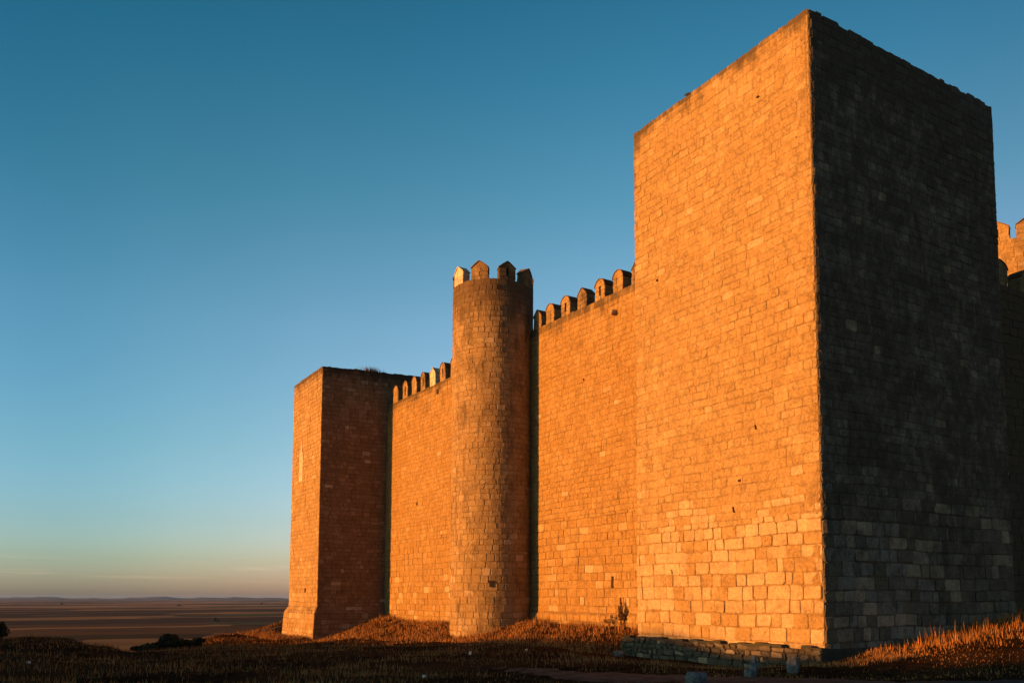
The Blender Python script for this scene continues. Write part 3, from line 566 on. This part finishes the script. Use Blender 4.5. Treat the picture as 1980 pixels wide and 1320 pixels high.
# ------------------------------------------------------------------ vegetation
def blades(name, U, V, H, mat, label=None, spread=.35, width=.02, seed=1, parent=None, Zb=None, tints=None):
    rg = np.random.default_rng(seed); n = len(U); Z = height(U, V) - .02 if Zb is None else Zb
    a = rg.uniform(0, 2 * math.pi, n); ln_ = rg.uniform(.1, 1, n) * spread * H; dx, dy = np.cos(a), np.sin(a)
    wa = rg.uniform(0, 2 * math.pi, n); wx, wy = np.cos(wa) * width, np.sin(wa) * width
    W = width * 0 + 1
    P = np.empty((n, 5, 3))
    P[:, 0] = np.stack([U - wx, V - wy, Z], -1); P[:, 1] = np.stack([U + wx, V + wy, Z], -1)
    mx_, my_ = U + dx * ln_ * .35, V + dy * ln_ * .35
    P[:, 2] = np.stack([mx_ + wx * .7, my_ + wy * .7, Z + H * .55], -1); P[:, 3] = np.stack([mx_ - wx * .7, my_ - wy * .7, Z + H * .55], -1)
    P[:, 4] = np.stack([U + dx * ln_, V + dy * ln_, Z + H], -1)
    verts = P.reshape(-1, 3); verts[:, 0] *= -1
    b0 = BASE[parent.name] if parent else np.zeros(3); verts = verts - b0
    base = np.arange(n) * 5
    loops = np.stack([base, base + 1, base + 2, base + 3, base + 3, base + 2, base + 4], -1).ravel()
    me = bpy.data.meshes.new(name); me.vertices.add(len(verts)); me.vertices.foreach_set('co', verts.ravel())
    me.loops.add(len(loops)); me.loops.foreach_set('vertex_index', loops)
    me.polygons.add(2 * n); st = np.stack([np.arange(n) * 7, np.arange(n) * 7 + 4], -1).ravel()
    me.polygons.foreach_set('loop_start', st); me.update(calc_edges=True)
    at = me.attributes.new('tint', 'FLOAT', 'POINT'); tn = rg.uniform(0, 1, n) if tints is None else tints
    at.data.foreach_set('value', np.repeat(tn, 5).astype(np.float32)); me.materials.append(mat)
    o = bpy.data.objects.new(name, me); C.objects.link(o)
    if parent: o.parent = parent; BASE[o.name] = b0
    return o
def inside(U, V):
    i1 = (U > -.15) & (U < W1 + .5) & (V > -.45) & (V < W2); i2 = (V > WV - .05) & (U > 2)
    i3 = (U > FU - .5) & (U < FU + FW + .5) & (V > FV - .5) & (V < FV + 12)
    i4 = np.hypot(U - 24.1, V - 1.79) < 2.3
    return i1 | i2 | i3 | i4
def vn(U, V, f, s=0):
    return .5 + .25 * (np.sin(U * f + s) * np.sin(V * f * 1.1 + s * 2) + np.sin(U * f * 2.3 + V * f * 1.7 + s) * .6 + np.sin(V * f * 3.1 - U * f * 2.9 + 2 * s) * .5)
# the dirt track: a loose strip along the foot of the frame
TRK = np.array([(5, -10.6), (0, -9.2), (-6, -5.6), (-12, -1.0), (-18, 5.0), (-28, 16)], float)
def track_dist(U, V):
    d = np.full(np.shape(U), 1e9)
    for p, q in zip(TRK[:-1], TRK[1:]):
        w_ = q - p; t = np.clip(((U - p[0]) * w_[0] + (V - p[1]) * w_[1]) / (w_ @ w_), 0, 1)
        d = np.minimum(d, np.hypot(U - p[0] - t * w_[0], V - p[1] - t * w_[1]))
    return d
rg = np.random.default_rng(77)
def scatter(n, r0, r1, a0, a1, power=1.35):
    rr = r0 + (r1 - r0) * rg.random(n) ** power; aa = rg.uniform(a0, a1, n); return CU + rr * np.cos(aa), CV + rr * np.sin(aa), rr
Us, Vs, Hs, Ts = [], [], [], []
U, V, rr = scatter(190000, 9, 80, R(-6), R(68)); k = ~inside(U, V) & ((track_dist(U, V) > .7 + 1.0 * vn(U, V, 1.7, 1)) | (rg.random(len(U)) < .12)); U, V, rr = U[k], V[k], rr[k]
den = vn(U, V, .55, 3) + .35 * vn(U, V, 2.1, 5); k = rg.random(len(U)) < np.clip(den * 2.1 - .75, .05, 1); U, V, rr = U[k], V[k], rr[k]
H = (.04 + .16 * rg.random(len(U)) ** 1.8) * (.45 + 1.0 * vn(U, V, .8, 9)); H *= np.where((U > -1) & (U < 10.5) & (V > -1.8) & (V < .1), .5, 1); T = np.clip(vn(U, V, .9, 4) + rg.normal(0, .22, len(U)), 0, 1)
Us.append(U); Vs.append(V); Hs.append(H); Ts.append(T)
# taller stems along the foot of the walls and on the bank beside the shaded face
def strip(n, u0, u1, v0, v1, h0, h1):
    U = rg.uniform(u0, u1, n); V = rg.uniform(v0, v1, n); k = ~inside(U, V); U, V = U[k], V[k]
    k = rg.random(len(U)) < np.clip(vn(U, V, 1.5, 2) * 1.7 - .3, .05, 1); U, V = U[k], V[k]
    Us.append(U); Vs.append(V); Hs.append(rg.uniform(h0, h1, len(U)) * (.5 + vn(U, V, 2.2, 7))); Ts.append(np.clip(rg.normal(.6, .25, len(U)), 0, 1))
strip(34000, 9, 42.5, -3.0, 3.2, .07, .24); strip(3500, 9, 43, 2.2, 3.2, .15, .42)
strip(9000, 43, 54, -5, -2.2, .1, .3); strip(5000, 50, 70, -4, 12, .1, .3)
strip(8000, -2.4, -.25, .8, 14, .08, .36); strip(5000, -9, -2.4, 4.5, 18, .08, .3); strip(900, -2.0, -.3, 1.5, 13, .3, .62); strip(4000, -2.5, -.2, -1.5, 1.5, .1, .3)
U, V, H, T = map(np.concatenate, (Us, Vs, Hs, Ts)); H = H * np.where((U < 0) & (V < 3.2), .5, 1)
gr = blades('dry_grass', U, V, H, M_grass, width=.010, seed=5, tints=T); tag(gr, 'dry brown grass covering the hilltop round the castle', 'grass', kind='stuff')
# dirt track and gravel
def ribbon(name, pts, wid, mat, lift, seed, n=240, m=13):
    pts = np.array(pts, float); seg = np.r_[0, np.cumsum(np.hypot(*np.diff(pts, axis=0).T))]; t = np.linspace(0, seg[-1], n)
    X = np.interp(t, seg, pts[:, 0]); Y = np.interp(t, seg, pts[:, 1]); kk = np.ones(21) / 21
    X = np.convolve(np.pad(X, 10, mode='edge'), kk, 'valid'); Y = np.convolve(np.pad(Y, 10, mode='edge'), kk, 'valid')
    dx, dy = np.gradient(X), np.gradient(Y); l_ = np.hypot(dx, dy); nx, ny = -dy / l_, dx / l_
    rg_ = np.random.default_rng(seed); w1_ = wid * (1 + .35 * np.sin(t * .9 + 1) * np.sin(t * .37) + rg_.uniform(-.06, .06, n)); w2_ = wid * (1 + .35 * np.sin(t * .7 + 2) * np.sin(t * .5) + rg_.uniform(-.06, .06, n))
    S = np.linspace(-1, 1, m)[None, :]; ww = np.where(S < 0, w1_[:, None], w2_[:, None]) * S
    U = X[:, None] + nx[:, None] * ww; V = Y[:, None] + ny[:, None] * ww
    tp = np.clip(t / 6, 0, 1)[:, None]; Z = height(U, V) + lift * (1 - np.abs(S) ** 3) - .06 * (1 - tp) - .05 * np.abs(S) ** 4 + .012 * np.sin(U * 9) * np.sin(V * 8)
    o = build_grid(name, U, V, Z, mat, wrap=False); tag(o, kind='structure'); return o
M_track = plain_mat('track_gravel', (.018, .012, .008), (.062, .046, .036), 2.5, bump=.04)
ribbon('dirt_track', TRK, 1.5, M_track, .03, 3, 500)
ribbon('path', [(49, -12), (53, -7.5), (56, -3.5), (59, 1), (63, 8)], .8, M_track, .04, 4, 120)
# bushes
def leafcloud(n, cu, cv, cz, ru, rv, rz, rg, size=.05):
    """many small leaf faces through a lumpy volume"""
    k = 0; V = []; T = []
    lob = rg.normal(0, .45, (7, 3)); lr = rg.uniform(.3, .6, 7)
    P = []
    while len(P) < n:
        i = rg.integers(0, 7); d = rg.normal(0, 1, 3); d /= np.linalg.norm(d); q = np.clip(lob[i], -.7, .7) + d * lr[i] * rg.random() ** .4
        P.append(q)
    P = np.array(P); P[:, 2] = np.abs(P[:, 2] + .25) - .15
    c = P * np.array([ru, rv, rz]) + np.array([cu, cv, cz]); 
    t1 = rg.normal(0, 1, (n, 3)); t1 /= np.linalg.norm(t1, axis=1)[:, None]; t2 = np.cross(t1, rg.normal(0, 1, (n, 3))); t2 /= np.linalg.norm(t2, axis=1)[:, None]
    s = size * rg.uniform(.5, 1.3, n)[:, None]
    Q = np.stack([c - t1 * s, c - t2 * s * .6, c + t1 * s, c + t2 * s * .6], 1)
    return Q.reshape(-1, 3), [(4 * i, 4 * i + 1, 4 * i + 2, 4 * i + 3) for i in range(n)], np.repeat(rg.random(n), 4)
def tube(mb, pts, rads, k=6, **at):
    pts = np.array(pts, float); V = []
    for i, p in enumerate(pts):
        d = pts[min(i + 1, len(pts) - 1)] - pts[max(i - 1, 0)]; d /= np.linalg.norm(d); a = np.cross(d, (.3, .9, .1)); a /= np.linalg.norm(a); b = np.cross(d, a)
        V += [p + rads[i] * (a * math.cos(t) + b * math.sin(t)) for t in np.linspace(0, 2 * math.pi, k + 1)[:-1]]
    mb.add(V, [(i * k + j, i * k + (j + 1) % k, (i + 1) * k + (j + 1) % k, (i + 1) * k + j) for i in range(len(pts) - 1) for j in range(k)], **at)
def bush(name, label, u, v, ru, rv, rz, n, size, seed, mat=M_leaf, z=None, cat='bush', group=None, trunk=.04):
    rg = np.random.default_rng(seed); z = hgt(u, v) if z is None else z
    t = thing(name, (u, v, z), label, cat, group)
    s = MB()
    for i in range(7):
        a = rg.uniform(0, 6.28); e = (u + math.cos(a) * ru * .6, v + math.sin(a) * rv * .6, z + rz * rg.uniform(.7, 1.2)); m_ = ((u + e[0]) / 2 + rg.normal(0, ru * .1), (v + e[1]) / 2, (z + e[2]) / 2)
        tube(s, [(u, v, z - .1), m_, e], [trunk, trunk * .6, trunk * .2])
    s.build('stem', M_bark, t)
    V, Fc, T = leafcloud(n, u, v, z + rz * .55, ru, rv, rz, rg, size); b = MB(); b.add(V, Fc, tint=T); b.build('foliage', mat, t); return t
def at(px, dist):
    a = az_of(px); return CU + dist * math.cos(a), CV + dist * math.sin(a)
for (px, dd, ru, rz, nm, lb, n, s_) in [(298, 46, 1.1, .38, 'bush', 'dark low bush at the left end of the clump left of the castle', 2600, .07),
                              (334, 47, .6, .56, 'bush', 'tallest dark bush, in the middle of the clump left of the castle', 2200, .07),
                              (360, 46, .95, .36, 'bush', 'low dark bush at the right end of the clump, against the sunlit slope', 1600, .07),
                              (4, 41, .36, .5, 'bush', 'dark ragged bush cut by the left edge of the photo', 1200, .05)]:
    u, v = at(px, dd); bush(nm, lb, u, v, ru, ru, rz, n, s_, int(px) + 5, group='dark bushes on the brow of the hill')
for px, dd, lb in [(985 - 640, 9000, 'tiny dark tree on the far plain below the middle of the skyline'), (120, 11000, 'tiny dark tree on the far plain near the left of the skyline'), (505, 10000, 'tiny dark tree on the far plain nearest the far square tower')]:
    u, v = at(px, dd); bush('tree', lb, u, v, 26, 26, 13, 500, 3.0, px, cat='tree', trunk=1.2, group='far trees on the plain')
u, v = at(420, 3600); bush('tree', 'small dark tree standing alone among the striped fields', u, v, 13, 13, 10, 900, 1.6, 8, cat='tree', trunk=.9, group='far trees on the plain')
bush('shrub', 'dry dark shrub growing up the foot of the curtain wall beside the near tower', 13.95, 2.95, .22, .12, .95, 700, .04, 19, M_dry, z=-1.45, cat='shrub', trunk=.02)
bush('shrub', 'small reddish dead plant in the grass at the foot of the curtain wall', 14.75, 2.85, .25, .15, .28, 260, .035, 20, M_dry, z=-1.35, cat='shrub', trunk=.012)
# tuft on top of the far tower
pu, pv = FU + .35, FV + 3.9; n = 260; r2 = np.random.default_rng(4)
tf_ = thing('grass_tuft', (pu, pv, T2 + .1), 'tuft of dry weeds growing on top of the far left tower', 'weeds')
blades('stems', r2.normal(pu, .12, n), r2.normal(pv, .38, n), r2.uniform(.12, .5, n), M_dry, parent=tf_, Zb=np.full(n, T2 + .12), spread=.9, width=.012)
# ------------------------------------------------------------------ loose stones, scraps, bird
def rock(name, label, cat, u, v, ru, rv, rz, seed, mat, group=None, sink=.3, taper=.0, sub=3):
    import bmesh
    bm = bmesh.new(); bmesh.ops.create_icosphere(bm, subdivisions=sub, radius=1); rg = np.random.default_rng(seed); ph = rg.uniform(0, 6, 9)
    for p in bm.verts:
        x, y, z = p.co; m_ = max(abs(x), abs(y), abs(z)); k = .45 + .55 / (m_ ** .9) * .8       # between a ball and a block
        n_ = 1 + .10 * math.sin(3 * x + ph[0]) * math.sin(4 * y + ph[1]) + .07 * math.sin(7 * z + ph[2]) * math.sin(6 * x + ph[3]) + .04 * math.sin(13 * y + ph[4]) * math.sin(11 * z + ph[5])
        t_ = 1 - taper * z
        p.co = (x * k * n_ * ru * t_, y * k * n_ * rv * t_, z * k * n_ * rz)
    me = bpy.data.meshes.new(name); bm.to_mesh(me); bm.free(); me.materials.append(mat)
    o = bpy.data.objects.new(name, me); C.objects.link(o); o.location = (-u, v, hgt(u, v) + rz * (1 - sink)); o.rotation_euler = (0, 0, rg.uniform(0, 3)); me.update()
    return tag(o, label, cat, group)
u, v = at(1455, 21.2); rock('stone_post', 'slim leaning grey stone block standing in the grass before the tower footing', 'stone block', u, v, .10, .10, .27, 2, M_greyrock, 'rough stone blocks by the track', .12, .12)
u, v = at(1446, 20.6); rock('stone', 'low pale stone lying against the slim grey stone block', 'stone', u, v, .17, .13, .14, 12, M_greyrock, None, .3)
u, v = at(1530, 22.8); rock('stone_post', 'wide grey stone block standing just left of the near tower corner', 'stone block', u, v, .17, .12, .24, 3, M_greyrock, 'rough stone blocks by the track', .12, .06)
u, v = at(1344, 18.8); rock('stone', 'dark rounded stone at the bottom edge in front of the tower footing', 'stone', u, v, .26, .2, .17, 4, M_greyrock, None, .4)
for px, dd, lb in [(910, 29, 'small white scrap in the dark grass below the round tower'), (822, 20.5, 'white scrap near the bottom edge, below the curtain wall'),
                   (62, 27, 'faint pale scrap in the dark grass at far left'), (1018, 31, 'tiny pale scrap in the grass right of the other white scrap')]:
    u, v = at(px, dd); rock('litter_scrap', lb, 'litter', u, v, .055, .045, .07 if px == 910 else .04, px, M_scrap, 'pale scraps in the grass', .2, .0, 2)
def bird(u, v, z, label):
    import bmesh
    t = MB(); k = 10
    prof = [(-.26, .006, .01), (-.20, .022, .018), (-.11, .035, .035), (-.03, .058, .055), (.05, .062, .065), (.10, .045, .085), (.125, .036, .105), (.15, .034, .115), (.175, .022, .11), (.19, .008, .105), (.215, .003, .10)]
    V = []
    for x, r_, zz in prof:
        V += [(u + x, v + r_ * .9 * math.cos(a), z + zz + r_ * math.sin(a)) for a in np.linspace(0, 2 * math.pi, k + 1)[:-1]]
    t.add(V, [(i * k + j, i * k + (j + 1) % k, (i + 1) * k + (j + 1) % k, (i + 1) * k + j) for i in range(len(prof) - 1) for j in range(k)] + [tuple(range(k - 1, -1, -1)), tuple(range((len(prof) - 1) * k, len(prof) * k))])
    for s_ in (-1, 1): tube(t, [(u + .02, v + s_ * .025, z + .03), (u + .02, v + s_ * .025, z - .01), (u + .045, v + s_ * .025, z - .012)], [.006, .005, .004], 5)
    o = t.build('bird', M_bird, None, True); return tag(o, label, 'bird')
bird(5.85, .12, T1 + .04, 'small dark bird perched on the top edge of the huge near tower')

u, v = at(1196, 33.2); rock('stone', 'grey fallen stone beside the left end of the tower footing', 'stone', u, v, .22, .16, .14, 31, M_greyrock, None, .35)
bush('dead_weed', 'thin pale dead weed at the foot of the round tower, on its right side', 21.6, .55, .12, .1, .5, 120, .02, 33, M_dry, cat='weeds', trunk=.012)
# ------------------------------------------------------------------ haze over the plain
hz = MB(); hz.box(-42000, 42000, -42000, 42000, -125, 45)
hm = bpy.data.materials.new('haze_air'); hm.use_nodes = True; hn = hm.node_tree; hn.nodes.clear()
ho = hn.nodes.new('ShaderNodeOutputMaterial'); pv_ = hn.nodes.new('ShaderNodeVolumePrincipled'); hn.links.new(pv_.outputs[0], ho.inputs['Volume'])
pv_.inputs['Color'].default_value = (.22, .42, 1, 1); pv_.inputs['Density'].default_value = 1.0e-5; pv_.inputs['Anisotropy'].default_value = 0
tag(hz.build('haze', hm), kind='stuff')
